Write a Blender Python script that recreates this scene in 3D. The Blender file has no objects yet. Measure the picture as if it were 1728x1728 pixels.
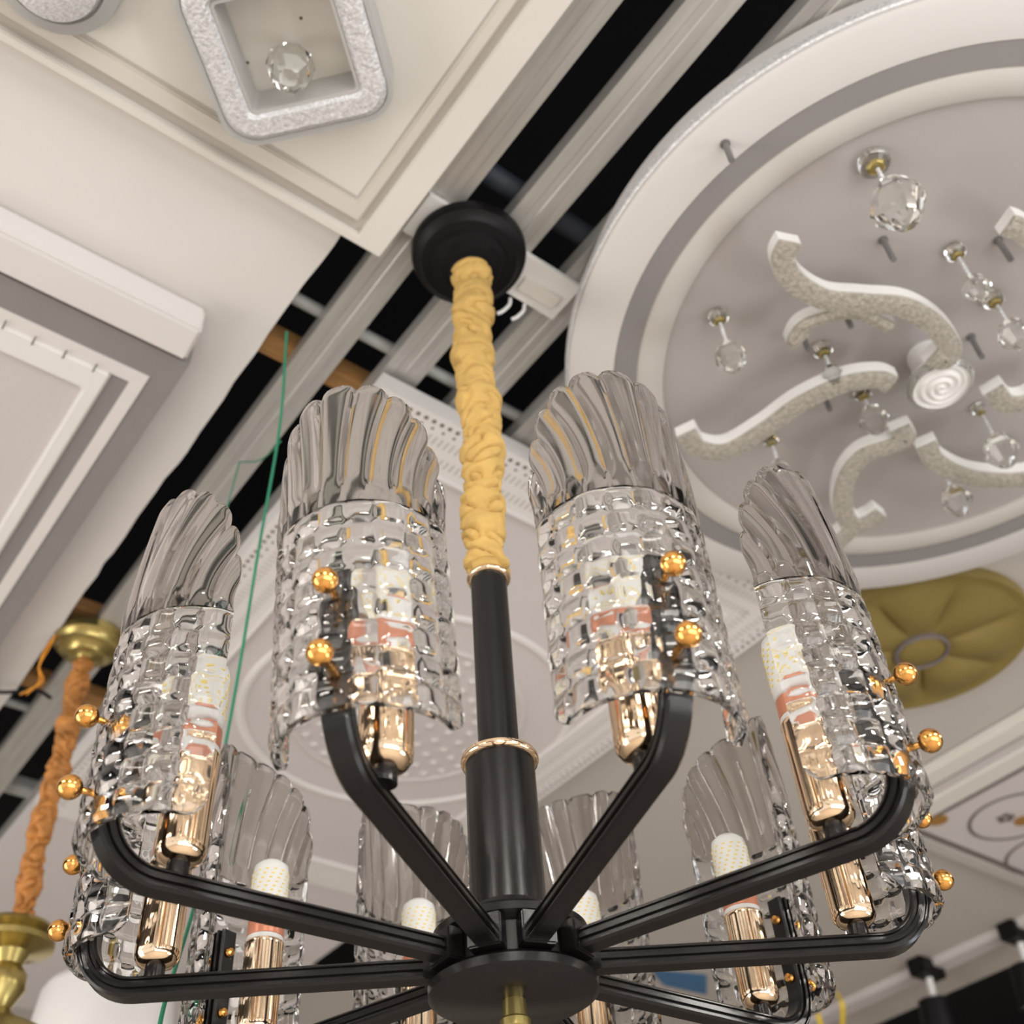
import bpy, bmesh, math, random
from mathutils import Vector, Matrix, noise
random.seed(7)
sc = bpy.context.scene
COL = sc.collection
PI = math.pi
# ------------------------------------------------------------------ camera, light, exposure
F = 1913.375
CAM = Vector((-0.588294, -0.745882, 1.605395))
RN = ((0.798957, -0.598364, -0.060241), (0.384292, 0.585023, -0.71419), (0.462588, 0.547457, 0.697354))
cd = bpy.data.cameras.new('camera'); cam = bpy.data.objects.new('camera', cd); COL.objects.link(cam)
cd.sensor_width = 36; cd.sensor_fit = 'HORIZONTAL'; cd.lens = 36 * F / 1728; cd.clip_start = .01
r_, d_, f_ = [Vector(v) for v in RN]
f_.normalize(); r_ = (r_ - f_ * r_.dot(f_)).normalized(); d_ = f_.cross(r_)
cam.matrix_world = Matrix(((r_.x, -d_.x, -f_.x, CAM.x), (r_.y, -d_.y, -f_.y, CAM.y), (r_.z, -d_.z, -f_.z, CAM.z), (0, 0, 0, 1)))
cd.dof.use_dof = True; cd.dof.focus_distance = 1.0; cd.dof.aperture_fstop = 5.6
sc.camera = cam
w = bpy.data.worlds.new('world'); sc.world = w; w.use_nodes = True
w.node_tree.nodes['Background'].inputs[0].default_value = (1.0, .99, .975, 1)
w.node_tree.nodes['Background'].inputs[1].default_value = .85

def area(name, loc, to, sx, sy, power, color):
    l = bpy.data.lights.new(name, 'AREA'); l.shape = 'RECTANGLE'; l.size = sx; l.size_y = sy; l.energy = power; l.color = color
    o = bpy.data.objects.new(name, l); COL.objects.link(o); o.location = loc
    o.rotation_euler = (Vector(to) - Vector(loc)).to_track_quat('-Z', 'Y').to_euler(); return o
area('front_daylight_fill', (-.6, -3.6, 1.3), (0, 0, 2.9), 4.0, 1.6, 58, (1, .985, .97))  # unseen area light added behind the camera to light undersides and front-facing faces
area('left_fill_light', (-3.4, 1.6, 1.1), (0.2, 1.0, 3.0), 1.4, 3.0, 52, (1, .94, .87))  # added low at the left to lift the left and far ceiling, no fixture
area('cup_fill_light', (1.5, -1.6, 1.0), (.1, .2, 2.4), .9, .35, 9, (.85, .92, 1))  # added for highlights on gold cups and glass, no counter lamp there
area('cup_reflection_light', (-1.5, -2.1, 3.03), (-1.5, -2.1, 0), .5, .5, 36, (1, .95, .88))  # this and the next three: unseen lights added for white cup reflections
area('cup_reflection_light', (.35, -2.3, 3.03), (.35, -2.3, 0), .6, .4, 36, (1, .96, .9))
area('cup_reflection_light', (2.2, -1.9, 3.03), (2.2, -1.9, 0), .5, .6, 36, (1, .95, .88))
area('cup_reflection_light', (-2.3, -.2, 3.0), (-2.3, -.2, 0), .35, .8, 36, (1, .93, .84))
vs = sc.view_settings; vs.view_transform = 'Standard'; vs.look = 'None'; vs.exposure = 0.30; vs.gamma = 1; vs.use_curve_mapping = False
sc.cycles.max_bounces = 16; sc.cycles.transmission_bounces = 14; sc.cycles.glossy_bounces = 6; sc.cycles.diffuse_bounces = 4
sc.cycles.transparent_max_bounces = 8; sc.cycles.caustics_refractive = True; sc.cycles.caustics_reflective = False
sc.cycles.sample_clamp_indirect = 6; sc.cycles.use_denoising = True

# ------------------------------------------------------------------ helpers
def at(px, py, z):
    """world point where the photograph's pixel meets the horizontal plane at height z"""
    d = f_ + r_ * ((px - 864) / F) + d_ * ((py - 864) / F)
    return CAM + d * ((z - CAM.z) / d.z)
def mat(name, color, rough=.5, metal=0, trans=0, ior=1.45, bump=0, bscale=60, var=0, vscale=8, coat=0, spec=.5, stretch=None):
    m = bpy.data.materials.new(name); m.use_nodes = True; nt = m.node_tree; b = nt.nodes['Principled BSDF']
    b.inputs['Base Color'].default_value = (*color, 1); b.inputs['Roughness'].default_value = rough
    b.inputs['Metallic'].default_value = metal; b.inputs['Transmission Weight'].default_value = trans
    b.inputs['IOR'].default_value = ior; b.inputs['Coat Weight'].default_value = coat
    b.inputs['Specular IOR Level'].default_value = spec
    tc = nt.nodes.new('ShaderNodeTexCoord'); mp = nt.nodes.new('ShaderNodeMapping'); nt.links.new(tc.outputs['Object'], mp.inputs['Vector'])
    if stretch: mp.inputs['Scale'].default_value = stretch
    if bump:
        n = nt.nodes.new('ShaderNodeTexNoise'); n.inputs['Scale'].default_value = bscale; n.inputs['Detail'].default_value = 4
        bp = nt.nodes.new('ShaderNodeBump'); bp.inputs['Strength'].default_value = bump; bp.inputs['Distance'].default_value = .002
        nt.links.new(mp.outputs[0], n.inputs['Vector']); nt.links.new(n.outputs['Fac'], bp.inputs['Height']); nt.links.new(bp.outputs[0], b.inputs['Normal'])
    if var:
        n = nt.nodes.new('ShaderNodeTexNoise'); n.inputs['Scale'].default_value = vscale; n.inputs['Detail'].default_value = 3
        cr = nt.nodes.new('ShaderNodeValToRGB')
        cr.color_ramp.elements[0].position = .3; cr.color_ramp.elements[1].position = .7
        cr.color_ramp.elements[0].color = (*[c * (1 - var) for c in color], 1); cr.color_ramp.elements[1].color = (*[min(1, c * (1 + var)) for c in color], 1)
        nt.links.new(mp.outputs[0], n.inputs['Vector']); nt.links.new(n.outputs['Fac'], cr.inputs[0]); nt.links.new(cr.outputs[0], b.inputs['Base Color'])
    return m
M = dict(
    discwhite=mat('medallion_plaster', (.64, .615, .595), .75, bump=.06, var=.02, vscale=3),
    discpanel=mat('medallion_centre_paint', (.42, .39, .375), .8, var=.04, vscale=5),
    discinner=mat('medallion_inner_ring_paint', (.55, .525, .49), .75, var=.03, vscale=4),
    plaster=mat('white_plaster', (.74, .71, .69), .75, bump=.08, bscale=90, var=.02, vscale=3),
    cream=mat('cream_plaster', (.72, .695, .645), .7, bump=.06, bscale=80, var=.03, vscale=4),
    beige=mat('beige_plaster', (.50, .465, .43), .8, bump=.08, var=.03, vscale=2),
    innerframe=mat('inner_frame_paint', (.66, .62, .56), .7, var=.03),
    mauve=mat('far_ceiling_paint', (.62, .58, .57), .8, var=.03, vscale=2),
    plaingrey=mat('plain_grey_band', (.26, .245, .24), .6, var=.03),
    steel=mat('galvanised_steel', (.50, .485, .46), .42, .45, bump=.05, bscale=120, var=.10, vscale=9, stretch=(8, .6, 1)),
    void=mat('dark_void', (.006, .006, .008), .95),
    wallpaint=mat('warm_wall_paint', (.62, .56, .48), .8, var=.04, vscale=2),
    floor=mat('floor_tile', (.55, .5, .45), .35, var=.06),
    black=mat('matt_black_metal', (.008, .0065, .0065), .26, .1, bump=.04, bscale=200, spec=.5),
    canopyblack=mat('canopy_black_metal', (.004, .0035, .004), .45, 0, spec=.25),
    gold=mat('polished_rose_gold', (.93, .70, .48), .10, 1, var=.04, vscale=20),
    ballgold=mat('brushed_gold_ball', (.85, .43, .12), .18, 1),
    brass=mat('aged_brass', (.42, .33, .12), .28, .9, bump=.05, var=.15, vscale=12),
    glass=mat('clear_pressed_glass', (.97, .965, .96), .02, 0, 1, 1.47),
    plumegrey=mat('refraction_grey_plume_glass', (.68, .65, .63), .06, 0, 1, 1.47),  # grey tint stands for dark surroundings refracted by the plume
    yellow=mat('gold_silk_sleeve', (.56, .36, .11), .8, bump=.7, bscale=110, var=.12, vscale=30),
    orange=mat('copper_silk_sleeve', (.46, .19, .045), .6, bump=.4, bscale=160, var=.3, vscale=40),
    bulb=mat('frosted_bulb', (.85, .85, .84), .35, var=.02),
    led=mat('yellow_phosphor', (.9, .72, .2), .5, var=.05),
    collar=mat('copper_coloured_collar', (.68, .27, .16), .35, .3, var=.05),
    whiteplastic=mat('white_plastic', (.82, .81, .79), .35, var=.02),
    crystal=mat('crystal_beads', (.93, .93, .90), .05, 0, 1, 1.5),
    frosted=mat('frosted_acrylic', (.88, .88, .87), .35, 0, .6, 1.4),
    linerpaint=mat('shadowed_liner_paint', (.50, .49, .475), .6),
    rod=mat('grey_rod', (.20, .19, .19), .5, .2),
    sparkle=mat('crushed_crystal', (.72, .72, .73), .25, .25, bump=1.0, bscale=260, var=.22, vscale=240),
    crystalband=mat('crystal_band', (.47, .44, .38), .3, .2, bump=1.0, bscale=200, var=.25, vscale=150),
    goldleaf=mat('gold_leaf_rosette', (.235, .175, .05), .5, .05, bump=.12, bscale=60, var=.08, vscale=12),
    wood=mat('raw_pine_batten', (.38, .20, .07), .7, bump=.2, var=.2, vscale=6, stretch=(1, 12, 12)),
    pipe=mat('pale_conduit', (.45, .46, .45), .5, .1, var=.05),
    darkpipe=mat('blue_grey_conduit', (.03, .036, .05), .6, .1, var=.05),
    green=mat('green_twine', (.02, .22, .12), .6, var=.1),
    yribbon=mat('yellow_ribbon', (.85, .6, .04), .6, var=.1),
    blue=mat('blue_film', (.06, .17, .34), .5, var=.05),
    orangewire=mat('orange_wire', (.75, .30, .02), .5, var=.05),
    rosette=mat('brown_gilt_dot', (.42, .22, .06), .5, .2, var=.1),
    brownline=mat('brown_grey_paint_line', (.16, .135, .13), .7, var=.05),
    mark=mat('small_dark_screw', (.10, .09, .08), .6),
)

def tag(o, label=None, cat=None, group=None, kind=None):
    if label: o['label'] = label
    if cat: o['category'] = cat
    if group: o['group'] = group
    if kind: o['kind'] = kind
    return o
def empty(name, loc=(0, 0, 0), label=None, cat=None, group=None):
    o = bpy.data.objects.new(name, None); COL.objects.link(o); o.location = loc; o.empty_display_size = .05
    return tag(o, label, cat, group)
class MB:
    """collects geometry in world coordinates; build() links it as one mesh object"""
    def __init__(s): s.v = []; s.f = []
    def add(s, vs_, fs):
        n = len(s.v); s.v += [tuple(v) for v in vs_]; s.f += [tuple(i + n for i in f) for f in fs]; return s
    def box(s, x0, x1, y0, y1, z0, z1):
        return s.add([(x0, y0, z0), (x1, y0, z0), (x1, y1, z0), (x0, y1, z0), (x0, y0, z1), (x1, y0, z1), (x1, y1, z1), (x0, y1, z1)],
                     [(0, 3, 2, 1), (4, 5, 6, 7), (0, 1, 5, 4), (1, 2, 6, 5), (2, 3, 7, 6), (3, 0, 4, 7)])
    def obox(s, c, u, v, w_):
        c, u, v, w_ = Vector(c), Vector(u), Vector(v), Vector(w_)
        P = [c + a * u + b * v + d * w_ for d in (-1, 1) for a, b in ((-1, -1), (1, -1), (1, 1), (-1, 1))]
        return s.add(P, [(0, 3, 2, 1), (4, 5, 6, 7), (0, 1, 5, 4), (1, 2, 6, 5), (2, 3, 7, 6), (3, 0, 4, 7)])
    def prism(s, pts, z0, z1):
        n = len(pts); v = [(x, y, z0) for x, y in pts] + [(x, y, z1) for x, y in pts]
        return s.add(v, [tuple(range(n - 1, -1, -1)), tuple(range(n, 2 * n))] + [(i, (i + 1) % n, (i + 1) % n + n, i + n) for i in range(n)])
    def lathe(s, prof, c=(0, 0, 0), n=48, axis=None, ripple=None):
        c = Vector(c); ax = Vector(axis or (0, 0, 1)).normalized(); u = ax.orthogonal().normalized(); v = ax.cross(u)
        V = []; Fc = []
        for k, (r, z) in enumerate(prof):
            for i in range(n):
                a = 2 * PI * i / n; rr = max(r, 1e-5)
                if ripple: rr, zz = ripple(rr, z, a)
                else: zz = z
                V.append(c + ax * zz + (u * math.cos(a) + v * math.sin(a)) * rr)
        for k in range(len(prof) - 1):
            for i in range(n):
                j = (i + 1) % n; Fc.append((k * n + i, k * n + j, (k + 1) * n + j, (k + 1) * n + i))
        if prof[0] == prof[-1]: return s.add(V, Fc)
        if prof[0][0] > 1e-4: Fc.append(tuple(range(n - 1, -1, -1)))
        if prof[-1][0] > 1e-4: Fc.append(tuple((len(prof) - 1) * n + i for i in range(n)))
        return s.add(V, Fc)
    def sweep(s, path, prof, side=None, cap=True):
        """sweep a closed profile [(a,b)] along path; a runs along `side`, b along side x tangent"""
        V = []; Fc = []; n = len(prof); P = [Vector(p) for p in path]
        for k, p in enumerate(P):
            t = (P[min(k + 1, len(P) - 1)] - P[max(k - 1, 0)]).normalized()
            if side is None: sd = t.cross(Vector((0, 0, 1))); sd = sd.normalized() if sd.length > .05 else Vector((1, 0, 0))
            else: sd = Vector(side); sd = (sd - t * sd.dot(t)).normalized()
            up = sd.cross(t)
            for a, b in prof: V.append(p + sd * a + up * b)
        for k in range(len(P) - 1):
            for i in range(n):
                j = (i + 1) % n; Fc.append((k * n + i, k * n + j, (k + 1) * n + j, (k + 1) * n + i))
        if cap: Fc.append(tuple(range(n - 1, -1, -1))); Fc.append(tuple((len(P) - 1) * n + i for i in range(n)))
        return s.add(V, Fc)
    def tube(s, path, r, n=12):
        return s.sweep(path, [(r * math.cos(2 * PI * i / n), r * math.sin(2 * PI * i / n)) for i in range(n)])
    def sphere(s, c, r, n=16, sz=1):
        return s.lathe([(r * math.sin(PI * k / n), -r * sz * math.cos(PI * k / n)) for k in range(n + 1)], c, n * 2)
    def build(s, name, m, parent=None, smooth=None, bevel=0):
        me = bpy.data.meshes.new(name); bm = bmesh.new()
        vv = [bm.verts.new(v) for v in s.v]
        for f in s.f:
            try: bm.faces.new([vv[i] for i in f])
            except ValueError: pass
        bmesh.ops.remove_doubles(bm, verts=bm.verts[:], dist=1e-6)
        bmesh.ops.recalc_face_normals(bm, faces=bm.faces[:])
        if bevel:
            eds = [e for e in bm.edges if len(e.link_faces) == 2 and e.calc_face_angle(0) > .6]
            bmesh.ops.bevel(bm, geom=eds, offset=bevel, segments=2, affect='EDGES', clamp_overlap=True)
        bm.to_mesh(me); bm.free()
        if smooth is not None:
            me.polygons.foreach_set('use_smooth', [True] * len(me.polygons)); me.set_sharp_from_angle(angle=math.radians(smooth))
        me.materials.append(m)
        o = bpy.data.objects.new(name, me); COL.objects.link(o)
        if parent is None:
            # base-centred origin
            xs = [v.co for v in me.vertices]; c = Vector(((min(v.x for v in xs) + max(v.x for v in xs)) / 2, (min(v.y for v in xs) + max(v.y for v in xs)) / 2, min(v.z for v in xs)))
            me.transform(Matrix.Translation(-c)); o.location = c
        else:
            o.parent = parent
            wl = Vector((0, 0, 0)); q = parent
            while q: wl += q.location; q = q.parent
            me.transform(Matrix.Translation(-wl))
        return o
def crom(pts, n=10):
    P = [Vector(p) for p in pts]; P = [P[0] * 2 - P[1]] + P + [P[-1] * 2 - P[-2]]; out = []
    for i in range(1, len(P) - 2):
        for k in range(n):
            t = k / n; a, b, c, d = P[i - 1:i + 3]
            out.append(.5 * ((2 * b) + (c - a) * t + (2 * a - 5 * b + 4 * c - d) * t * t + (3 * b - a - 3 * c + d) * t ** 3))
    out.append(P[-2]); return out

# ------------------------------------------------------------------ the setting
tag(MB().box(-4.5, 7, -4.5, 6, -.1, 0).build('floor', M['floor']), kind='structure')
tag(MB().box(-4.5, 7, -4.5, 6, 4.1, 4.2).build('ceiling', M['void']), 'dark structural slab above the open ceiling grid', kind='structure')
tag(MB().box(-4.5, 7, 6, 6.1, 0, 2.9).build('wall_back', M['wallpaint']), kind='structure')
tag(MB().box(-4.5, 7, 6, 6.1, 2.9, 4.1).build('wall_back', M['void']), 'dark upper wall strip at the back', kind='structure')
tag(MB().box(7, 7.1, -4.5, 6.1, 0, 2.9).build('wall_right', M['wallpaint']), kind='structure')
tag(MB().box(7, 7.1, -4.5, 6.1, 2.9, 4.1).build('wall_right', M['void']), 'dark upper wall strip at the right', kind='structure')
tag(MB().box(-4.6, -4.5, -4.5, 6.1, 3.0, 4.2).build('wall_left', M['void']), 'dark upper wall strip above the left opening', kind='structure')
tag(MB().box(-4.5, 7, -4.6, -4.5, 3.0, 4.2).build('wall_front', M['void']), 'dark upper wall strip above the shopfront', kind='structure')
# finished plain ceiling beyond the tray, with a dark slot left open in it
pc = MB()
for x0, x1, y0, y1 in ((1.045, 2.86, -2.0, 2.02), (1.50, 2.86, 2.02, 2.42), (1.045, 2.86, 2.42, 3.9), (.02, 1.045, 3.0, 3.9)):
    pc.box(x0, x1, y0, y1, 3.10, 3.115)
tag(pc.build('ceiling', M['beige']), 'plain beige suspended ceiling', kind='structure')
tag(MB().box(2.86, 2.94, -2, 3.9, 3.075, 3.115).build('trim_1', M['mauve'], bevel=.004), 'pale strip moulding at the ceiling edge', kind='structure')
tag(MB().box(2.94, 3.17, -2, 3.9, 3.10, 3.115).build('trim_2', M['beige']), 'plain ceiling border beyond the strip moulding', kind='structure')

tag(MB().box(-4.4, 2.86, -4.4, -1.72, 3.10, 3.115).build('ceiling', M['beige']), 'plain ceiling nearer the shopfront', kind='structure')
# galvanised channels carrying the ceiling
def channel(xc, y0, y1, label):
    h = .0325
    prof = [(-h, .03), (-h, 0), (-h + .006, -.0), (-.014, 0), (-.012, .0012), (.000, .0012), (.002, 0), (.016, 0), (.0165, .0008), (.018, .0008), (.0185, 0), (h - .006, 0), (h, 0), (h, .03), (h - .008, .03), (h - .008, .028), (h - .002, .028), (h - .002, .003), (-h + .002, .003), (-h + .002, .028), (-h + .008, .028), (-h + .008, .03)]
    o = MB().sweep([(xc, y0, 3.10), (xc, y1, 3.10)], [(a, b) for a, b in prof], side=(1, 0, 0)).build('metal_channel', M['steel'])
    return tag(o, label, 'ceiling channel', 'steel channels of the open ceiling grid')
channel(-.079, -1.6, 3.6, 'galvanised steel ceiling channel running along the edge of the white gypsum board')
channel(.053, -1.6, 3.9, 'galvanised steel ceiling channel passing directly above the black chandelier canopy')
channel(.187, -1.6, .62, 'galvanised steel ceiling channel between the black canopy and the white round medallion')
channel(.321, -.9, .62, 'galvanised steel ceiling channel half hidden by the rim of the round medallion')

# things seen in the dark void above the channels
def bar(y, z, r, m, name, label, cat, x0=-.5, x1=1.0, group=None):
    o = MB().tube([(x0, y, z), (x1, y, z)], r, 12).build(name, M[m], smooth=40); return tag(o, label, cat, group)
p = at(496, 502, 3.141); bar(p.y, 3.141, .011, 'pipe', 'conduit_pipe', 'thin pale conduit crossing the void beside the wooden batten', 'pipe', -.2, .62)
def batten(px, py, hw, h, x0, x1, m, name, label, cat):
    p = at(px, py, 3.130); tag(MB().box(x0, x1, p.y - hw, p.y + hw, 3.130, 3.130 + h).build(name, M[m], bevel=.003), label, cat)
batten(455, 585, .021, .04, -.2, .62, 'wood', 'wooden_batten', 'raw pine batten crossing above the channels left of the yellow sleeve', 'wooden batten')
p = at(820, 290, 3.149); bar(p.y, 3.149, .019, 'darkpipe', 'conduit_pipe', 'dark blue grey conduit crossing the void behind the black canopy', 'pipe', -.2, .62)
batten(150, 1045, .026, .03, -.2, .62, 'wood', 'wooden_batten', 'raw pine batten above the brass lamp canopy at the left', 'wooden batten')
batten(110, 1170, .024, .03, -.2, .62, 'wood', 'wooden_batten', 'raw pine batten behind the top of the copper coloured sleeve', 'wooden batten')
batten(40, 1338, .024, .03, -.2, .62, 'pipe', 'cross_channel', 'short pale cross channel behind the copper coloured sleeve', 'ceiling channel')
p = at(50, 1195, 3.140); bar(p.y, 3.140, .010, 'pipe', 'conduit_pipe', 'thin pale conduit in the void at the far left edge', 'pipe', -.2, .3)

# white gypsum board with a ragged edge
BX = -.170
ed = []
y = .069
while y < 3.2:
    ed.append((BX + random.uniform(-.0035, .0025), y)); y += random.uniform(.03, .09)
bd = MB().prism([(-1.5, .069)] + ed + [(BX, 3.2), (-1.5, 3.2)], 3.088, 3.100).build('gypsum_board', M['plaster'])
tag(bd, 'broad white gypsum board with ragged cut edge along the open ceiling grid', 'ceiling board')
# stepped coffer on the board
cf = empty('stepped_coffer', (-.9, .9, 3.05), 'square stepped ceiling coffer with grey bands at the left edge', 'ceiling coffer')
def lring(x, y, wd, z0, z1): # L shaped band (two legs), corner at (x,y), going to -x and +y
    return MB().prism([(-1.6, y), (x, y), (x, 3.0), (x - wd, 3.0), (x - wd, y + wd), (-1.6, y + wd)], z0, z1)
ZC = 3.035
def gx(px, py=636, z=ZC): return at(px, py, z).x
def gy(px, py, z=ZC): return at(px, py, z).y
def lr(xo, yo, xi, yi, z0, z1):
    return MB().prism([(-1.6, yo), (xo, yo), (xo, 3.0), (xi, 3.0), (xi, yi), (-1.6, yi)], z0, z1)
xs_ = [gx(306), gx(252), gx(223), gx(185), gx(150)]
ys_ = [gy(0, 462), gy(0, 518), gy(0, 543), gy(0, 556), gy(0, 590)]
lr(xs_[0], ys_[0], xs_[1], ys_[1], ZC, 3.088).build('grey_band', M['plaingrey'], cf)  # grey bands are dark by colour alone, flat at ledge height
lr(xs_[1], ys_[1], xs_[2], ys_[2], ZC - .002, 3.088).build('ledge', M['plaster'], cf)
MB().prism([(xs_[2], ys_[2]), (xs_[2], 3.0), (xs_[3], 3.0), (xs_[3], ys_[2])], ZC, 3.088).build('grey_band', M['plaingrey'], cf)
MB().prism([(-1.6, ys_[2]), (xs_[3], ys_[2]), (xs_[3], 3.0), (xs_[4], 3.0), (xs_[4], ys_[4]), (-1.6, ys_[4])], ZC - .006, 3.088).build('inner_bead', M['whiteplastic'], cf, bevel=.004)
MB().box(-1.6, xs_[4], ys_[4], 3.0, ZC, 3.088).build('centre_panel', M['mauve'], cf)
cx_ = at(344, 529, 3.088).x; cy_ = at(0, 344, 3.088).y; cy2 = at(0, 462, 3.028).y
MB().prism([(-1.6, cy_), (cx_, cy_), (cx_ + .004, cy2), (-1.6, cy2)], 3.028, 3.088).build('cornice', M['plaster'], cf, bevel=.005)
for i, (px, py) in enumerate(((160, 621), (109, 598), (57, 575), (7, 548))):
    q = at(px, py, ZC - .0065)
    MB().obox((q.x, q.y, q.z), (.0010, 0, 0), (0, .009, 0), (0, 0, .0006)).build('tick_mark', M['mark'], cf)

# dropped square tray, upper left
tr = empty('square_tray_panel', (-.7, -.4, 3.05), 'dropped cream square ceiling tray carrying the square crystal lamp', 'ceiling tray')
X1, Y1 = -.115, .067
def ring(ax_, ay_, bx_, by_, z0, z1, mname, name, bevel=0):
    xa, ya, xb, yb = X1 - ax_, Y1 - ay_, X1 - bx_, Y1 - by_
    return MB().prism([(-1.7, ya), (xa, ya), (xa, -1.6), (xb, -1.6), (xb, yb), (-1.7, yb)], z0, z1).build(name, M[mname], tr, bevel=bevel)
ring(0, 0, .044, .014, 3.050, 3.098, 'cream', 'outer_frame', .002)
ring(.044, .014, .055, .030, 3.062, 3.098, 'beige', 'groove')  # darker beige puts the groove's shadow band into its colour
ring(.055, .030, .0735, .058, 3.055, 3.098, 'innerframe', 'inner_frame', .003)
ring(.0735, .058, .0765, .063, 3.060, 3.098, 'beige', 'inner_lip')
MB().box(-1.7, X1 - .0765, -1.6, Y1 - .063, 3.061, 3.098).build('panel', M['cream'], tr)
for q in ((533, 293), (655, 275), (622, 315), (508, 30), (418, 105)):
    c = at(*q, 3.062); MB().lathe([(.0022, -.0015), (.0022, .001)], c, 8).build('screw_head', M['mark'], tr)

# mounting plate above the canopy
mp_ = empty('mounting_plate', (.055, -.008, 3.085), 'white mounting plate behind the black chandelier canopy', 'mounting plate')
MB().box(-.10, .186, -.044, .030, 3.088, 3.0995).build('plate', M['whiteplastic'], mp_, bevel=.001)
MB().box(.10, .170, -.012, .012, 3.083, 3.088).build('raised_strip', M['cream'], mp_, bevel=.001)
for q in ((862, 512), (886, 522)):
    c = at(*q, 3.075); MB().tube(crom([(c.x, c.y, 3.088), (c.x, c.y + .004, 3.076), (c.x - .006, c.y + .014, 3.066), (c.x - .012, c.y + .02, 3.062)], 5), .003, 8).build('wire_end', M['whiteplastic'], mp_, smooth=60)

# ------------------------------------------------------------------ round white medallion
DC = Vector((.684, -.302, 3.0))
dm = empty('round_medallion', DC, 'large round white ceiling medallion with grey ring at the upper right', 'ceiling medallion')
MB().lathe([(.508, .0), (.570, 0), (.578, .006), (.578, .030), (.560, .050), (.560, .094), (.508, .094), (.508, 0)], DC, 128).build('rim', M['discwhite'], dm, smooth=40)
MB().lathe([(.472, .001), (.508, .001), (.508, .06), (.472, .06), (.472, .001)], DC, 128).build('grey_ring', M['plaingrey'], dm, smooth=40)
MB().lathe([(.428, .004), (.433, .0), (.466, 0), (.472, .004), (.472, .06), (.428, .06), (.428, .004)], DC, 128).build('inner_ring', M['discinner'], dm, smooth=40)
MB().lathe([(0, .008), (.428, .008), (.428, .05), (0, .05)], DC, 128).build('centre_panel', M['discpanel'], dm, smooth=40)
MB().lathe([(.5785, .012), (.582, .014), (.582, .028), (.5785, .030), (.5785, .012)], DC, 128).build('crystal_edge', M['sparkle'], dm, smooth=40)

# pinwheel crystal ceiling lamp
c0 = at(1590, 655, 2.925)
pl = empty('crystal_arm_lamp', c0, 'white pinwheel ceiling lamp with curling crystal arms on the round medallion', 'ceiling lamp')
arms = [
    [(1330, 400), (1318, 428), (1335, 465), (1385, 496), (1450, 503), (1520, 510), (1572, 540), (1600, 580), (1590, 600), (1568, 592)],
    [(1156, 722), (1176, 748), (1225, 752), (1290, 715), (1350, 672), (1420, 640), (1475, 632), (1500, 640)],
    [(1516, 714), (1524, 734), (1494, 746), (1452, 762), (1425, 800), (1420, 850), (1436, 878), (1462, 872), (1484, 858)],
    [(1560, 742), (1575, 770), (1625, 795), (1690, 802), (1745, 795), (1790, 770)],
    [(1672, 650), (1692, 672), (1722, 672), (1760, 655), (1800, 650)],
    [(1695, 372), (1712, 378), (1745, 400), (1780, 430), (1800, 470)],
    [(1360, 545), (1335, 570), (1348, 545), (1380, 530), (1440, 520), (1500, 545)],
    [(1450, 876), (1428, 892), (1404, 914), (1388, 936)],
]
for k, a in enumerate(arms):
    z = 2.935 if k != 6 else 2.95
    path = crom([at(x, yy, z) for x, yy in a], 8)
    wdt = .017 if k not in (6,) else .010
    ar = MB().sweep(path, [(-wdt, -.010), (wdt, -.010), (wdt, .010), (-wdt, .010)]).build('crystal_arm', M['whiteplastic'], pl, smooth=40, bevel=.0)
    b = MB().sweep([q - Vector((0, 0, .0115)) for q in path], [(-wdt * .92, -.0035), (0, -.006), (wdt * .92, -.0035), (wdt * .92, .001), (-wdt * .92, .001)]); b.build('crystal_facing', M['crystalband'], ar, smooth=30)
def swirl(r, z, a): return r * (1 + .03 * math.sin(3 * a + r * 90)), z + .0022 * math.sin(r * 520 + a)
MB().lathe([(0, -.002)] + [(.046 * i / 24, -.001 + .006 * (i / 24) ** 2) for i in range(1, 25)] + [(.046, .022), (0, .022)], c0, 48, ripple=swirl).build('swirl_dish', M['whiteplastic'], pl, smooth=50)
MB().lathe([(.045, 0), (.052, .004), (.052, .012), (.045, .014), (.045, 0)], c0, 48).build('crystal_rim', M['crystal'], pl, smooth=40)
MB().lathe([(.03, .02), (.03, .083)], c0, 24).build('stem', M['whiteplastic'], pl, smooth=40)
for q in ((1225, 246), (1492, 408), (1422, 520), (1686, 408), (1640, 572), (1388, 660), (1352, 560)):
    c = at(*q, 3.002 if q[0] > 1230 else 2.994); z1 = 2.955
    MB().lathe([(.0045, z1 - c.z), (.0045, .003), (.007, .003), (.007, .006)], c, 12).build('hanger_rod', M['rod'], pl, smooth=40)

# crystal drop pendants hanging from the medallion
def drop(px, py, L, rc, label, body=.018):
    body *= 1.35; rc *= 1.15
    c = at(px, py, 3.0)
    r = empty('crystal_drop', c, label, 'crystal pendant', 'crystal drop pendants under the round medallion')
    MB().lathe([(0, -.012), (rc * .55, -.012), (rc, -.004), (rc, .004), (rc * .7, .0075), (0, .0075)], c, 20).build('ceiling_cup', M['crystal'], r, smooth=30)
    MB().lathe([(0, -.014), (rc * .45, -.014), (rc * .62, -.010), (0, -.009)], c, 8).build('gilt_centre', M['brass'], r)
    n = int(L / .008); b = MB()
    for i in range(n): b.sphere(c + Vector((0, 0, -.018 - i * .008)), .0034, 5)
    b.build('bead_chain', M['sparkle'], r, smooth=40)
    zz = -.018 - n * .008
    MB().lathe([(0, zz - body * 2.6), (body * .5, zz - body * 2.3), (body, zz - body * 1.4), (body * .7, zz - body * .5), (body * .2, zz - body * .1), (0, zz)], c, 10).build('crystal_pear', M['crystal'], r)
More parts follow.
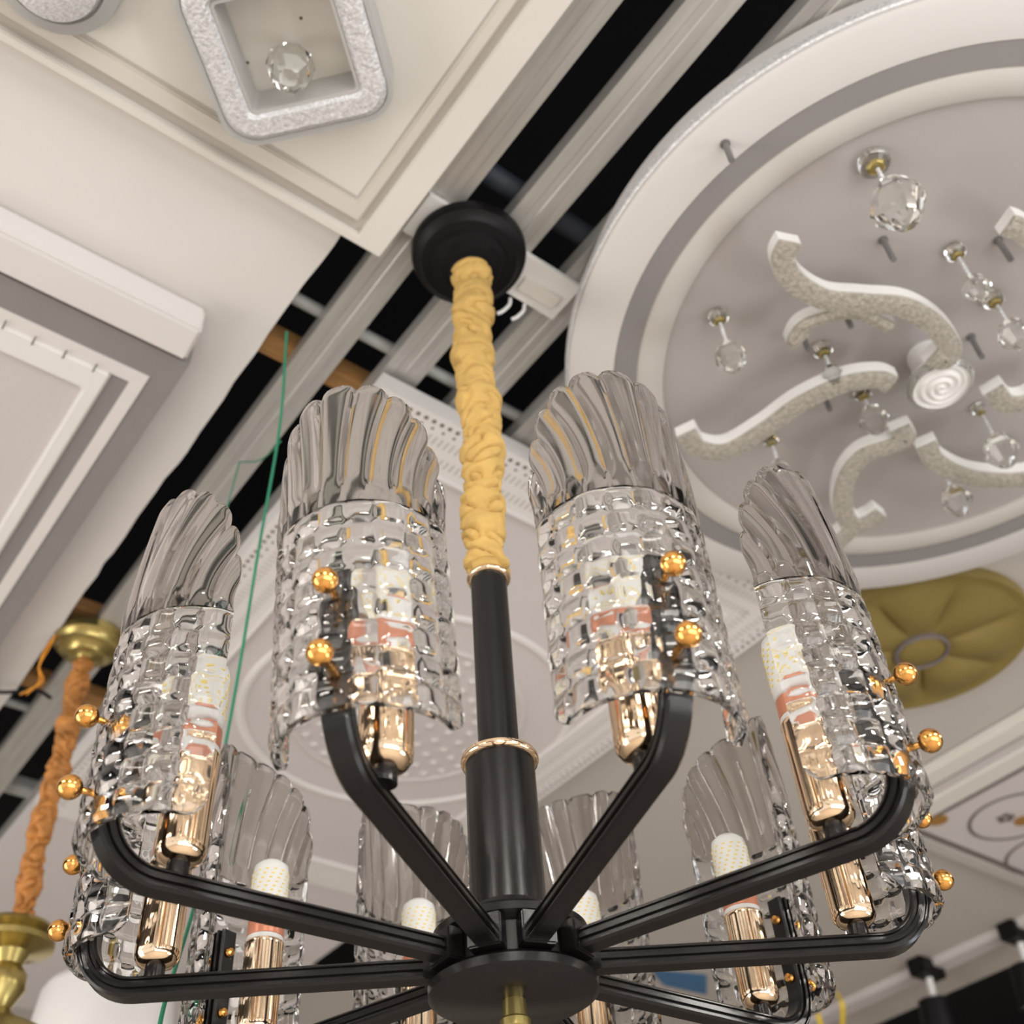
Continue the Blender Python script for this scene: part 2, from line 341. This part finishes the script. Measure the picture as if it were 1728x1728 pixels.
drop(1475, 275, .045, .019, 'crystal drop pendant with the largest cup, nearest the upper medallion rim', .028)
drop(1212, 535, .050, .013, 'crystal drop pendant nearest the left rim of the round medallion')
drop(1388, 590, .030, .013, 'crystal drop pendant between the two longest curling arms', .012)
drop(1612, 425, .050, .013, 'crystal drop pendant just below and right of the largest cup', .015)
drop(1676, 505, .045, .014, 'crystal drop pendant above right of the swirl dish', .018)
drop(1300, 742, .035, .011, 'crystal drop pendant under the lower left curling arm', .012)
drop(1455, 664, .016, .012, 'crystal drop pendant just left of the swirl dish', .018)
drop(1575, 760, .075, .010, 'crystal drop pendant with the longest chain, near the lower rim', .019)
drop(1652, 690, .050, .010, 'crystal drop pendant just below right of the swirl dish', .021)

# square crystal lamp on the tray
sqc = Vector((-.383, -.149, 3.002))
sq = empty('square_crystal_lamp', sqc, 'square ring ceiling lamp of crushed crystal with rounded corners', 'ceiling lamp')
def rrect(h, rad, n=8, rot=-48):
    pts = []
    for cx, cy, a0 in ((1, 1, 0), (-1, 1, 90), (-1, -1, 180), (1, -1, 270)):
        for i in range(n + 1):
            a = math.radians(a0 + 90 * i / n); pts.append(Vector((cx * (h - rad) + rad * math.cos(a), cy * (h - rad) + rad * math.sin(a))))
    ca, sa = math.cos(math.radians(rot)), math.sin(math.radians(rot))
    return [Vector((p.x * ca - p.y * sa, p.x * sa + p.y * ca)) for p in pts]
def sqring(layers, mname, name, bump=0):
    b = MB(); V = []; n = 36
    for h, rad, z in layers:
        for i, q in enumerate(rrect(h, rad)): V.append((sqc.x + q.x, sqc.y + q.y, sqc.z + z))
    Fc = []
    for k in range(len(layers)):
        k2 = (k + 1) % len(layers)
        for i in range(n):
            j = (i + 1) % n; Fc.append((k * n + i, k * n + j, k2 * n + j, k2 * n + i))
    b.add(V, Fc); return b.build(name, M[mname], sq, smooth=35)
sqring([(.114, .045, .002), (.114, .045, .058), (.108, .040, .058), (.108, .040, .002)], 'frosted', 'clear_rim')
sqring([(.107, .040, .004), (.100, .035, -.002), (.078, .012, -.002), (.073, .008, .004), (.073, .008, .058), (.107, .040, .058)], 'sparkle', 'crystal_ring')
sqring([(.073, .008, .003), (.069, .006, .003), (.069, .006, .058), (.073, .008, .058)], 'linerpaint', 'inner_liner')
c = at(490, 112, 3.02)
MB().lathe([(0, -.036), (.012, -.034), (.026, -.020), (.031, .0), (.024, .020), (.010, .034), (.004, .040), (0, .041)], c, 10).build('centre_crystal', M['crystal'], sq)
# round crystal lamp, top-left corner
c = at(84, -32, 3.0)
rl = empty('round_crystal_lamp', c, 'round crystal ceiling lamp cut off by the top left corner', 'ceiling lamp')
MB().lathe([(0, .0), (.03, .001), (.052, .010), (.058, .03), (.058, .06), (0, .06)], c, 32).build('crystal_dome', M['sparkle'], rl, smooth=40)
MB().lathe([(.059, .020), (.075, .028), (.078, .05), (.059, .06), (.059, .020)], c, 40).build('clear_rim', M['frosted'], rl, smooth=40)

# ------------------------------------------------------------------ far tray with perforated border
ft = empty('perforated_border_tray', (.52, 1.0, 3.05), 'pale ceiling tray with perforated white border behind the chandelier', 'ceiling tray')
def frame(x0, x1, y0, y1, d0, d1, z0, z1, m, name, bevel=0):
    b = MB(); V = []
    for d in (d0, d1): V += [(x0 + d, y0 + d), (x1 - d, y0 + d), (x1 - d, y1 - d), (x0 + d, y1 - d)]
    VV = [(x, y, z0) for x, y in V] + [(x, y, z1) for x, y in V]; Fc = []
    for i in range(4):
        j = (i + 1) % 4
        Fc += [(i, j, 4 + j, 4 + i), (8 + i, 8 + j, 12 + j, 12 + i), (i, j, 8 + j, 8 + i), (4 + i, 4 + j, 12 + j, 12 + i)]
    b.add(VV, Fc); return b.build(name, M[m], ft, bevel=bevel)
TX0, TX1, TY0, TY1 = .02, 1.04, .272, 1.83
frame(TX0, TX1, TY0, TY1, 0, .115, 3.050, 3.09, 'plaster', 'border')
frame(TX0, TX1, TY0, TY1, .115, .123, 3.046, 3.09, 'plaster', 'inner_bead', .002)
MB().box(TX0 + .123, TX1 - .123, TY0 + .123, TY1 - .123, 3.056, 3.09).build('panel', M['mauve'], ft)
holes = MB(); dashes = MB(); dash2 = MB()
def rowpts(d, step):
    out = []
    x = TX0 + d
    while x < TX1 - d: out += [(x, TY0 + d, 0)]; x += step
    yy = TY0 + d
    while yy < TY1 - d: out += [(TX0 + d, yy, 1), (TX1 - d, yy, 1)]; yy += step
    return out
for x, yy, o in rowpts(.014, .016): holes.lathe([(.0042, -.0006), (.0042, .001)], (x, yy, 3.05), 8)
for x, yy, o in rowpts(.028, .022): holes.lathe([(.0028, -.0006), (.0028, .001)], (x, yy, 3.05), 8)
for d in (.050, .088):
    for x, yy, o in rowpts(d, .012):
        dashes.obox((x, yy, 3.0498), (.0016 if not o else .009, 0, 0), (0, .009 if not o else .0016, 0), (0, 0, .0006))
tag(holes.build('pierced_holes', M['brownline'], ft), 'rows of small pierced holes', kind='stuff')
tag(dashes.build('reeded_strips', M['beige'], ft), 'fine reeded dashes', kind='stuff')
# relief medallion in that tray
mc = (.575, 1.05, 3.056)
MB().lathe([(.355, -.001), (.36, -.005), (.372, -.005), (.377, -.001), (.377, .004), (.355, .004), (.355, -.001)], mc, 96).build('relief_ring', M['plaster'], ft, smooth=40)
b = MB()
for rr, n, s in ((.235, 34, .011), (.195, 28, .011), (.155, 22, .011), (.11, 16, .011), (.06, 8, .011)):
    for i in range(n):
        a = 2 * PI * (i + .5 * (n // 2 % 2)) / n; b.sphere((mc[0] + rr * math.cos(a), mc[1] + rr * math.sin(a), mc[2]), s, 6, .5)
tag(b.build('relief_beads', M['mauve'], ft, smooth=60), 'raised round beads of the relief medallion', kind='stuff')
MB().lathe([(.25, -.001), (.255, -.004), (.262, -.004), (.267, -.001), (.267, .004), (.25, .004), (.25, -.001)], mc, 96).build('relief_ring', M['mauve'], ft, smooth=40)
# next ceiling board beyond that tray
tag(MB().box(.02, 1.04, 1.835, 3.0, 3.055, 3.09).build('gypsum_board', M['mauve']), 'plain pale ceiling board beyond the perforated tray', 'ceiling board')

# gold rosette
gc = Vector((1.395, .255, 3.08))
gr = empty('gold_rosette', gc, 'large gold leaf ceiling rosette with petals right of the chandelier', 'ceiling rosette')
def petals(r, z, a):
    t = min(1, r / .22); s = abs(math.sin(3.5 * a + .5)); k = math.sin(PI * min(1, max(0, (t - .25) / .75)))
    return r, z + .030 * k * (1 - s ** .5) * (1 if z < .01 else 0) - .010 * k * (1 if z < .01 else 0)
prof = [(.24 * i / 30, 0) for i in range(0, 31)]
prof = [(r, -.002 - .012 * math.sin(PI * min(1, r / .22)) if r < .225 else -.004) for r, _ in prof] + [(.243, .004), (.243, .02), (0, .02)]
MB().lathe(prof, gc, 128, ripple=petals).build('petal_disc', M['goldleaf'], gr, smooth=60)
MB().lathe([(.052, -.020), (.056, -.023), (.060, -.020), (.060, .0), (.052, .0), (.052, -.020)], gc, 48).build('dark_ring', M['brownline'], gr, smooth=50)
MB().lathe([(0, -.024), (.040, -.022), (.052, -.016), (.052, -.002), (0, -.002)], gc, 48).build('centre_boss', M['goldleaf'], gr, smooth=50)

# long mouldings between the rosette and the patterned panel
mo = empty('double_moulding', (1.93, .3, 3.08), 'pair of long cream ceiling mouldings beyond the gold rosette', 'ceiling moulding')
MB().box(1.835, 1.905, -1.5, .86, 3.072, 3.0995).build('moulding_strip', M['cream'], mo, bevel=.006)
MB().box(1.905, 1.925, -1.5, .86, 3.085, 3.0995).build('groove', M['plaingrey'], mo)
MB().box(1.925, 1.955, -1.5, .86, 3.078, 3.0995).build('moulding_strip', M['mauve'], mo, bevel=.003)
MB().box(1.955, 2.03, -1.5, .86, 3.072, 3.0995).build('moulding_strip', M['cream'], mo, bevel=.006)
pp = empty('patterned_panel', (2.6, .2, 3.08), 'grey ceiling panel with painted circles and brown dots at the right edge', 'ceiling panel')
MB().box(2.04, 2.84, -1.5, .80, 3.078, 3.0995).build('panel', M['mauve'], pp)
MB().prism([(2.04, -1.5), (2.052, -1.5), (2.052, .788), (2.84, .788), (2.84, .80), (2.04, .80)], 3.0765, 3.078).build('border_line', M['brownline'], pp)
MB().box(2.04, 2.84, .812, .85, 3.072, 3.0995).build('edge_moulding', M['beige'], pp, bevel=.003)
def circ(cx, cy, r, t=.005):
    MB().lathe([(r - t, 0), (r + t, 0), (r + t, .0012), (r - t, .0012), (r - t, 0)], (cx, cy, 3.0768), 64).build('painted_circle', M['brownline'], pp)
q = at(1715, 1378, 3.078); circ(q.x, q.y, .125)
q2 = at(1770, 1440, 3.078); circ(q2.x, q2.y, .12)
for px, py, r in ((1582, 1384, .028), (1728, 1384, .028)):
    q3 = at(px, py, 3.078); MB().lathe([(r, -.0018), (r, .0)], q3, 32).build('gilt_dot', M['rosette'], pp)
q3 = at(1697, 1380, 3.078)
fl = MB()
for i in range(5): 
    a = i * 2 * PI / 5; fl.lathe([(.010, -.0016), (.010, 0)], (q3.x + .016 * math.cos(a), q3.y + .016 * math.sin(a), 3.078), 12)
fl.build('painted_flower', M['brownline'], pp)

# track spotlights at the far ceiling edge
def spot(px, py, z, label, s=1.25):
    c = at(px, py, z)
    r = empty('track_spotlight', (c.x, c.y, 3.10), label, 'spotlight', 'black track spotlights beyond the ceiling edge')
    MB().box(c.x - .05 * s, c.x + .05 * s, c.y - .03, c.y + .03, 3.045, 3.10).build('driver_box', M['canopyblack'], r, bevel=.004)
    MB().tube([(c.x, c.y, 3.045), (c.x + .01, c.y + .01, 2.99)], .012, 12).build('bracket', M['whiteplastic'], r, smooth=40)
    ax = Vector((.10, .15, -1)).normalized(); b0 = Vector((c.x + .01, c.y + .01, 2.985))
    MB().lathe([(.040, 0), (.055, .008), (.060, .10), (.060, .13), (.056, .13), (.053, .11), (0, .11)], b0, 32, axis=ax).build('lamp_head', M['canopyblack'], r, smooth=40)
    MB().lathe([(0, .112), (.052, .112), (.048, .124), (0, .126)], b0, 32, axis=ax).build('lens', M['whiteplastic'], r, smooth=40)
spot(1562, 1632, 3.08, 'black track spotlight nearer the middle at the bottom right')
spot(1715, 1572, 3.08, 'black track spotlight at the right edge of the photograph')

# blue film and yellow ribbons
q = [at(x, yy, 3.098) for x, yy in ((1098, 1636), (1192, 1645), (1192, 1678), (1120, 1662))]
tag(MB().prism([(v.x, v.y) for v in q], 3.096, 3.0985).build('blue_film_strip', M['blue']), 'small blue film strip stuck on the beige ceiling, low right of the hub', 'film strip')
def ribbon(pts, z0, z1, label):
    P = crom([at(x, yy, z0 + (z1 - z0) * i / (len(pts) - 1)) for i, (x, yy) in enumerate(pts)], 6)
    o = MB().sweep(P, [(-.008, -.001), (.008, -.001), (.008, .001), (-.008, .001)]).build('yellow_ribbon', M['yribbon'], smooth=40)
    tag(o, label, 'ribbon', 'yellow ribbons at the bottom right')
ribbon([(1372, 1690), (1380, 1712), (1392, 1750)], 3.09, 2.98, 'wide yellow ribbon hanging beside the black arm tip at the bottom right')
ribbon([(1412, 1672), (1422, 1700), (1420, 1750)], 3.09, 2.98, 'yellow ribbon hanging further right of the black arm tip')
ribbon([(1368, 62), (1355, 85)], 3.098, 3.09, 'tiny yellow ribbon scrap above the rim of the round medallion')

# ------------------------------------------------------------------ silk sleeve helper
def sleeve(z0, z1, x, yv, r0, r1, seed, amp=1.0, nz=260, n=56):
    V = []; Fc = []
    for k in range(nz + 1):
        t = k / nz; z = z0 + (z1 - z0) * t
        ox = .0022 * math.sin(z * 21 + seed) * amp; oy = .0022 * math.cos(z * 17 + seed) * amp
        gather = .0022 * math.sin(z * 62 + seed) + .0014 * math.sin(z * 133 + 1.3 * seed)
        for i in range(n):
            a = 2 * PI * i / n; ca, sa = math.cos(a), math.sin(a)
            q = Vector((ca * .75 + seed, sa * .75, (z + .009 * math.sin(a + z * 14)) * 58))
            fold = abs(noise.noise(q)) ; fold2 = noise.noise(Vector((ca * 2.2, sa * 2.2 + seed, z * 120)))
            rr = r0 + (r1 - r0) * t + amp * (gather + .0085 * (min(fold, .17) / .17) ** .7 - .0062 + .0018 * fold2)
            rr *= (1 if min(t, 1 - t) > .015 else .85)
            V.append((x + ox + rr * ca, yv + oy + rr * sa, z))
    for k in range(nz):
        for i in range(n):
            j = (i + 1) % n; Fc.append((k * n + i, k * n + j, (k + 1) * n + j, (k + 1) * n + i))
    Fc += [tuple(range(n - 1, -1, -1)), tuple(nz * n + i for i in range(n))]
    return MB().add(V, Fc)

# ------------------------------------------------------------------ THE CHANDELIER
Z0 = 2.0
ch = empty('glass_plume_chandelier', (0, 0, Z0 - .05), 'black ten arm chandelier with clear glass plume shades and gold candle cups', 'chandelier')
def cz(prof): return [(r, Z0 + z) for r, z in prof]
MB().lathe(cz([(0, -.031), (.066, -.030), (.071, -.027), (.0715, -.020), (.067, -.016), (.060, -.013), (.058, .012), (.066, .018), (.067, .024), (.060, .029), (.040, .034), (.034, .045), (0, .045)]), n=64).build('hub', M['black'], ch, smooth=35)
MB().lathe(cz([(0, -.056), (.009, -.056), (.0125, -.053), (.0128, -.047), (.0105, -.045), (.0095, -.0305), (0, -.0305)]), n=32).build('finial', M['brass'], ch, smooth=35)
MB().lathe(cz([(.0335, .040), (.0335, .192), (0, .192)]), n=48).build('lower_column', M['black'], ch, smooth=35)
MB().lathe(cz([(.0335, .192), (.037, .193), (.038, .196), (.037, .1995), (.030, .201), (.0205, .201)]), n=48).build('gold_ring', M['gold'], ch, smooth=60)
MB().lathe(cz([(.0200, .195), (.0200, .425), (0, .425)]), n=40).build('upper_column', M['black'], ch, smooth=35)
MB().lathe(cz([(.0205, .425), (.0235, .426), (.0245, .4285), (.0235, .431), (.010, .433)]), n=40).build('gold_ring', M['gold'], ch, smooth=60)
MB().lathe(cz([(0, 1.018), (.026, 1.018), (.030, 1.022), (.032, 1.030), (.044, 1.033), (.047, 1.040), (.056, 1.043), (.059, 1.050), (.071, 1.053), (.076, 1.060), (.084, 1.064), (.0865, 1.072), (.0865, 1.082), (0, 1.082)]), n=72).build('canopy', M['canopyblack'], ch, smooth=40)
sleeve(Z0 + .432, Z0 + 1.03, 0, 0, .0222, .0265, 2.0, 1.0, 300).build('silk_sleeve', M['yellow'], ch, smooth=70)

AX, RO = .308, .070            # axis of each shade from the hub centre, outer glass radius
def shade_body(b_in=.0050):
    NU, NV, s = 9, 8, 7
    z0, z1 = .020, .202
    U, W = NU * s, NV * s; amax = math.radians(88)
    V = []; Fc = []
    def pad(f, e=4): return (1 - abs(2 * f - 1) ** e)
    for layer in (0, 1):
        for j in range(W + 1):
            fv = j / s; cj = min(int(fv), NV - 1); lv = fv - cj; z = z0 + (z1 - z0) * j / W
            for i in range(U + 1):
                fu = i / s; ci = min(int(fu), NU - 1); lu = fu - ci; a = -amax + 2 * amax * i / U
                if layer == 0:
                    if (ci + cj) % 2: h = pad(lu, 2.2) * (.35 + .65 * pad(lv, 6))
                    else: h = pad(lv, 2.2) * (.35 + .65 * pad(lu, 6))
                    r = RO - .0042 + .0034 * h
                else: r = RO - .0042 - b_in
                zz = z
                e = max(0, abs(a) - amax * .86) / (amax * .14)   # rounded lower corners
                if j == 0: zz += .010 * e ** 2.5
                elif j < 4: zz += .010 * e ** 2.5 * (1 - j / 4)
                V.append((AX + r * math.cos(a), r * math.sin(a), zz))
    N = (U + 1) * (W + 1)
    def id_(l, j, i): return l * N + j * (U + 1) + i
    for j in range(W):
        for i in range(U):
            Fc.append((id_(0, j, i), id_(0, j, i + 1), id_(0, j + 1, i + 1), id_(0, j + 1, i)))
            Fc.append((id_(1, j, i), id_(1, j + 1, i), id_(1, j + 1, i + 1), id_(1, j, i + 1)))
    for j in range(W):
        for i in (0, U): Fc.append((id_(0, j, i), id_(0, j + 1, i), id_(1, j + 1, i), id_(1, j, i)))
    for i in range(U):
        for j in (0, W): Fc.append((id_(0, j, i), id_(0, j, i + 1), id_(1, j, i + 1), id_(1, j, i)))
    return V, Fc
def shade_plume():
    NR, s, W = 11, 8, 30
    U = NR * s; V = []; Fc = []
    half = math.radians(88) * RO
    for layer in (0, 1):
        for j in range(W + 1):
            t = j / W
            for i in range(U + 1):
                q = -1 + 2 * i / U; fr = i / s; ci = min(int(fr), NR - 1); lf = fr - ci
                rib = 1 - abs(2 * lf - 1) ** 3
                psi = q * math.radians(86)
                x0 = half * q; x1 = half * 1.0 * math.copysign(abs(math.sin(psi)) ** .9, q)
                sc_ = 1 + .035 * (rib - .55)
                ztop = .204 + (.142 * (max(0, math.cos(psi)) ** .82) + .006) * sc_
                x1 *= 1 + .03 * (rib - .55)
                x = x0 * (1 - t) * .80 + x0 * .20 * (1 - t) + x1 * t
                x = x0 * (1 - t ** 1.7) * .985 ** (4 * t * (1 - t)) + x1 * t ** 1.7
                z = .203 + (ztop - .203) * (t ** .95)
                a = x / RO
                lean = .012 * ((z - .203) / .15) ** 1.6
                bump = .0036 * rib * min(1, t * 6 + .15) if layer == 0 else 0
                edge = .0016 if t < .97 else 0
                r = RO - .0038 + bump if layer == 0 else RO - .0075 + (.0012 * rib)
                if t > .93 and layer == 0: r -= .0022 * (t - .93) / .07
                V.append((AX + r * math.cos(a) - lean, r * math.sin(a), z))
    N = (U + 1) * (W + 1)
    def id_(l, j, i): return l * N + j * (U + 1) + i
    for j in range(W):
        for i in range(U):
            Fc.append((id_(0, j, i), id_(0, j, i + 1), id_(0, j + 1, i + 1), id_(0, j + 1, i)))
            Fc.append((id_(1, j, i), id_(1, j + 1, i), id_(1, j + 1, i + 1), id_(1, j, i + 1)))
    for j in range(W):
        for i in (0, U): Fc.append((id_(0, j, i), id_(0, j + 1, i), id_(1, j + 1, i), id_(1, j, i)))
    for i in range(U):
        for j in (0, W): Fc.append((id_(0, j, i), id_(0, j, i + 1), id_(1, j, i + 1), id_(1, j, i)))
    return V, Fc
SB, SP = shade_body(), shade_plume()
apath = [(r, 0) for r in (.060, .15, .24, .316)] + [(.316 + .044 * math.sin(math.radians(g)), .044 - .044 * math.cos(math.radians(g))) for g in range(8, 91, 8)] + [(.360, .046), (.360, .09), (.360, .137)]
def arot(theta, x, y_, z): return Vector((x * math.cos(theta) - y_ * math.sin(theta), x * math.sin(theta) + y_ * math.cos(theta), Z0 + z))
TH1 = math.radians(-144.45)
dth = {1: -.3, 2: -.8, 3: -.3, 4: .1, 5: -.9, 9: -.7, 10: -.8}
ctan = {1: .009}
for k in range(1, 11):
    th = TH1 + (k - 1) * PI / 5 + math.radians(dth.get(k, 0)); ct = ctan.get(k, 0)
    side = Vector((-math.sin(th), math.cos(th), 0))
    W_, H_ = .0095, .0085
    def flank(sx):
        q = [(W_, -H_ + .002), (W_, -.0055), (W_ - .0020, -.0048), (W_ - .0020, -.0022), (W_ + .0008, -.0014), (W_ + .0008, .0014), (W_ - .0020, .0022), (W_ - .0020, .0048), (W_, .0055), (W_, H_ - .002)]
        return q if sx > 0 else [(-a, b) for a, b in reversed(q)]
    pr = [(-W_ + .002, -H_), (W_ - .002, -H_)] + flank(1) + [(W_ - .002, H_), (-W_ + .002, H_)] + flank(-1)
    arm = MB().sweep([arot(th, r, 0, z - .0025 * (1 - min(1, z / .04))) for r, z in apath], pr, side=side).build('arm', M['black'], ch, smooth=25)
    MB().obox(arot(th, .066, 0, 0), arot(th, .008, 0, -Z0) , side * .0145, (0, 0, .0135)).build('arm_socket', M['black'], arm, bevel=.0015)
    for zz in (.114, .053):
        MB().lathe([(.0026, -.014), (.0026, .010)], arot(th, .374, 0, zz), 10, axis=arot(th, 1, 0, -Z0)).sphere(arot(th, .3885, 0, zz), .0092, 12).build('ball_nut', M['ballgold'], arm, smooth=60)
        MB().lathe([(0, -.0035), (.004, -.003), (.005, 0)], arot(th, .3505, 0, zz), 12, axis=arot(th, 1, 0, -Z0)).build('screw_head', M['ballgold'], arm, smooth=60)
    C0 = arot(th, .300, ct, .0025)
    cup = MB().lathe([(.0, .0135), (.0105, .0135), (.0155, .0155), (.0185, .020), (.0192, .026), (.0192, .101), (.0198, .103), (.0192, .105), (.0182, .105), (.0182, .03), (0, .03)], C0, 40).build('candle_cup', M['gold'], ch, smooth=45)
    MB().lathe([(.0085, .0015), (.0085, .0135)], C0, 20).build('candle_stem', M['black'], cup, smooth=40)
    MB().lathe([(.0155, .100), (.0155, .104), (.0185, .1055), (.0185, .110), (.016, .111), (0, .111)], C0, 32).build('white_socket', M['whiteplastic'], cup, smooth=40)
    MB().lathe([(.0175, .110), (.0185, .111), (.0185, .127), (.0165, .129), (0, .129)], C0, 32).build('copper_collar', M['collar'], cup, smooth=40)
    bl = MB().lathe([(.0150, .129), (.0185, .133), (.0190, .140), (.0190, .178), (.0175, .187), (.012, .192), (0, .193)], C0, 32).build('bulb', M['bulb'], ch, smooth=50)
    lb = MB()
    for row in range(9):
        for i in range(14):
            a = 2 * PI * (i + .25 * row) / 14; u = Vector((math.cos(a), math.sin(a), 0)); t_ = Vector((-u.y, u.x, 0))
            lb.obox(C0 + u * .0190 + Vector((0, 0, .140 + row * .0047)), u * .0004, t_ * .0015, (0, 0, .0008))
    tag(lb.build('led_chips', M['led'], bl), 'grid of small yellow light chips', kind='stuff')
    tl = -.055 if k == 1 else 0
    sh = MB().add([arot(th, v[0], v[1] + tl * (v[2] - .08), v[2]) for v in SB[0]], SB[1]).build('lamp_shade', M['glass'], ch, smooth=50)
    MB().add([arot(th, v[0], v[1] + tl * (v[2] - .08), v[2]) for v in SP[0]], SP[1]).build('shade_plume', M['plumegrey'], sh, smooth=60)

# ------------------------------------------------------------------ brass lamp at the left
bc = at(152, 1078, 3.10); bx, by = bc.x, bc.y
bl = empty('brass_lamp', (bx, by, 2.1), 'brass hanging lamp with copper coloured sleeve at the lower left edge', 'pendant lamp')
def bz(prof, dz): return [(r, dz + z) for r, z in prof]
MB().lathe([(0, 3.045), (.016, 3.045), (.020, 3.050), (.035, 3.054), (.040, 3.062), (.056, 3.068), (.060, 3.078), (.070, 3.084), (.072, 3.0995), (0, 3.0995)], (bx, by, 0), 40).build('brass_canopy', M['brass'], bl, smooth=40)
def vz(py):   # height at which the vertical through the brass canopy meets image row py
    lo, hi = 1.7, 3.2
    for _ in range(40):
        m_ = (lo + hi) / 2; q = Vector((bx, by, m_)) - CAM; v = 864 + F * q.dot(d_) / q.dot(f_)
        if v > py: lo = m_
        else: hi = m_
    return lo
zb = vz(1560)
sleeve(zb, 3.05, bx, by, .0175, .0185, 5.3, 1.1, 260, 44).build('silk_sleeve', M['orange'], bl, smooth=70)
MB().lathe([(0, zb + .003), (.03, zb + .003), (.058, zb - .005), (.062, zb - .012), (.05, zb - .02), (.066, zb - .03), (.066, zb - .04), (.03, zb - .05), (.022, zb - .07), (.034, zb - .085), (.036, zb - .11), (.02, zb - .14), (.045, zb - .16), (.08, zb - .175), (.09, zb - .2), (0, zb - .2)], (bx, by, 0), 48).build('brass_body', M['brass'], bl, smooth=50)
for dx in (0, .018):
    q = [at(82 - dx * 300, 1095, 3.06), at(66, 1125, 3.03), at(72 - dx * 300, 1150, 3.01), at(34 + dx * 600, 1172, 3.0)]
    MB().tube(crom([(bx - .066, by, 3.09 - dx * .2)] + q, 6), .0018, 8).build('orange_wire', M['orangewire'], bl, smooth=60)
q = [at(x, yy, 3.06) for x, yy in ((-60, 1155), (0, 1168), (60, 1165), (86, 1178))]
tag(MB().tube(crom(q, 8), .004, 8).build('black_cable', M['canopyblack'], smooth=60), 'loose black cable end at the far left edge beside the brass lamp', 'cable')
# white lampshade under it
ws = at(185, 1672, 2.55)
MBw = MB().lathe([(.0, .012), (.10, .010), (.118, .003), (.128, -.015), (.150, -.22), (.145, -.22), (.120, -.02), (0, .0)], (ws.x, ws.y, 2.55), 64).build('white_lampshade', M['whiteplastic'], smooth=50)
tag(MBw, 'plain white drum lampshade low behind the lowest left arm', 'lampshade')
tag(MB().tube([(ws.x, ws.y, 2.57), (ws.x, ws.y, 3.055)], .003, 8).build('lampshade_cord', M['whiteplastic'], smooth=60), 'thin white cord holding the white drum lampshade', 'cord')

# green twine
def twine(pts, zs, label, r=.0022):
    P = crom([at(x, yy, z) for (x, yy), z in zip(pts, zs)], 8)
    tag(MB().tube(P, r, 8).build('green_twine', M['green'], smooth=60), label, 'twine', 'green twine hanging at the left')
twine([(484, 560), (472, 720), (436, 930), (405, 1120), (378, 1270), (335, 1500), (276, 1700), (266, 1790)], [3.07, 2.92, 2.74, 2.58, 2.45, 2.25, 2.04, 1.97], 'long green twine hanging past the left shades and tied over the lowest left arm')
twine([(404, 780), (385, 850), (372, 900), (368, 960)], [3.09, 3.02, 2.97, 2.92], 'short faint green twine hanging left of the long one', .0014)
twine([(404, 780), (440, 776), (474, 745)], [3.09, 3.03, 2.93], 'short green twine loop joining the two hanging strands', .0013)
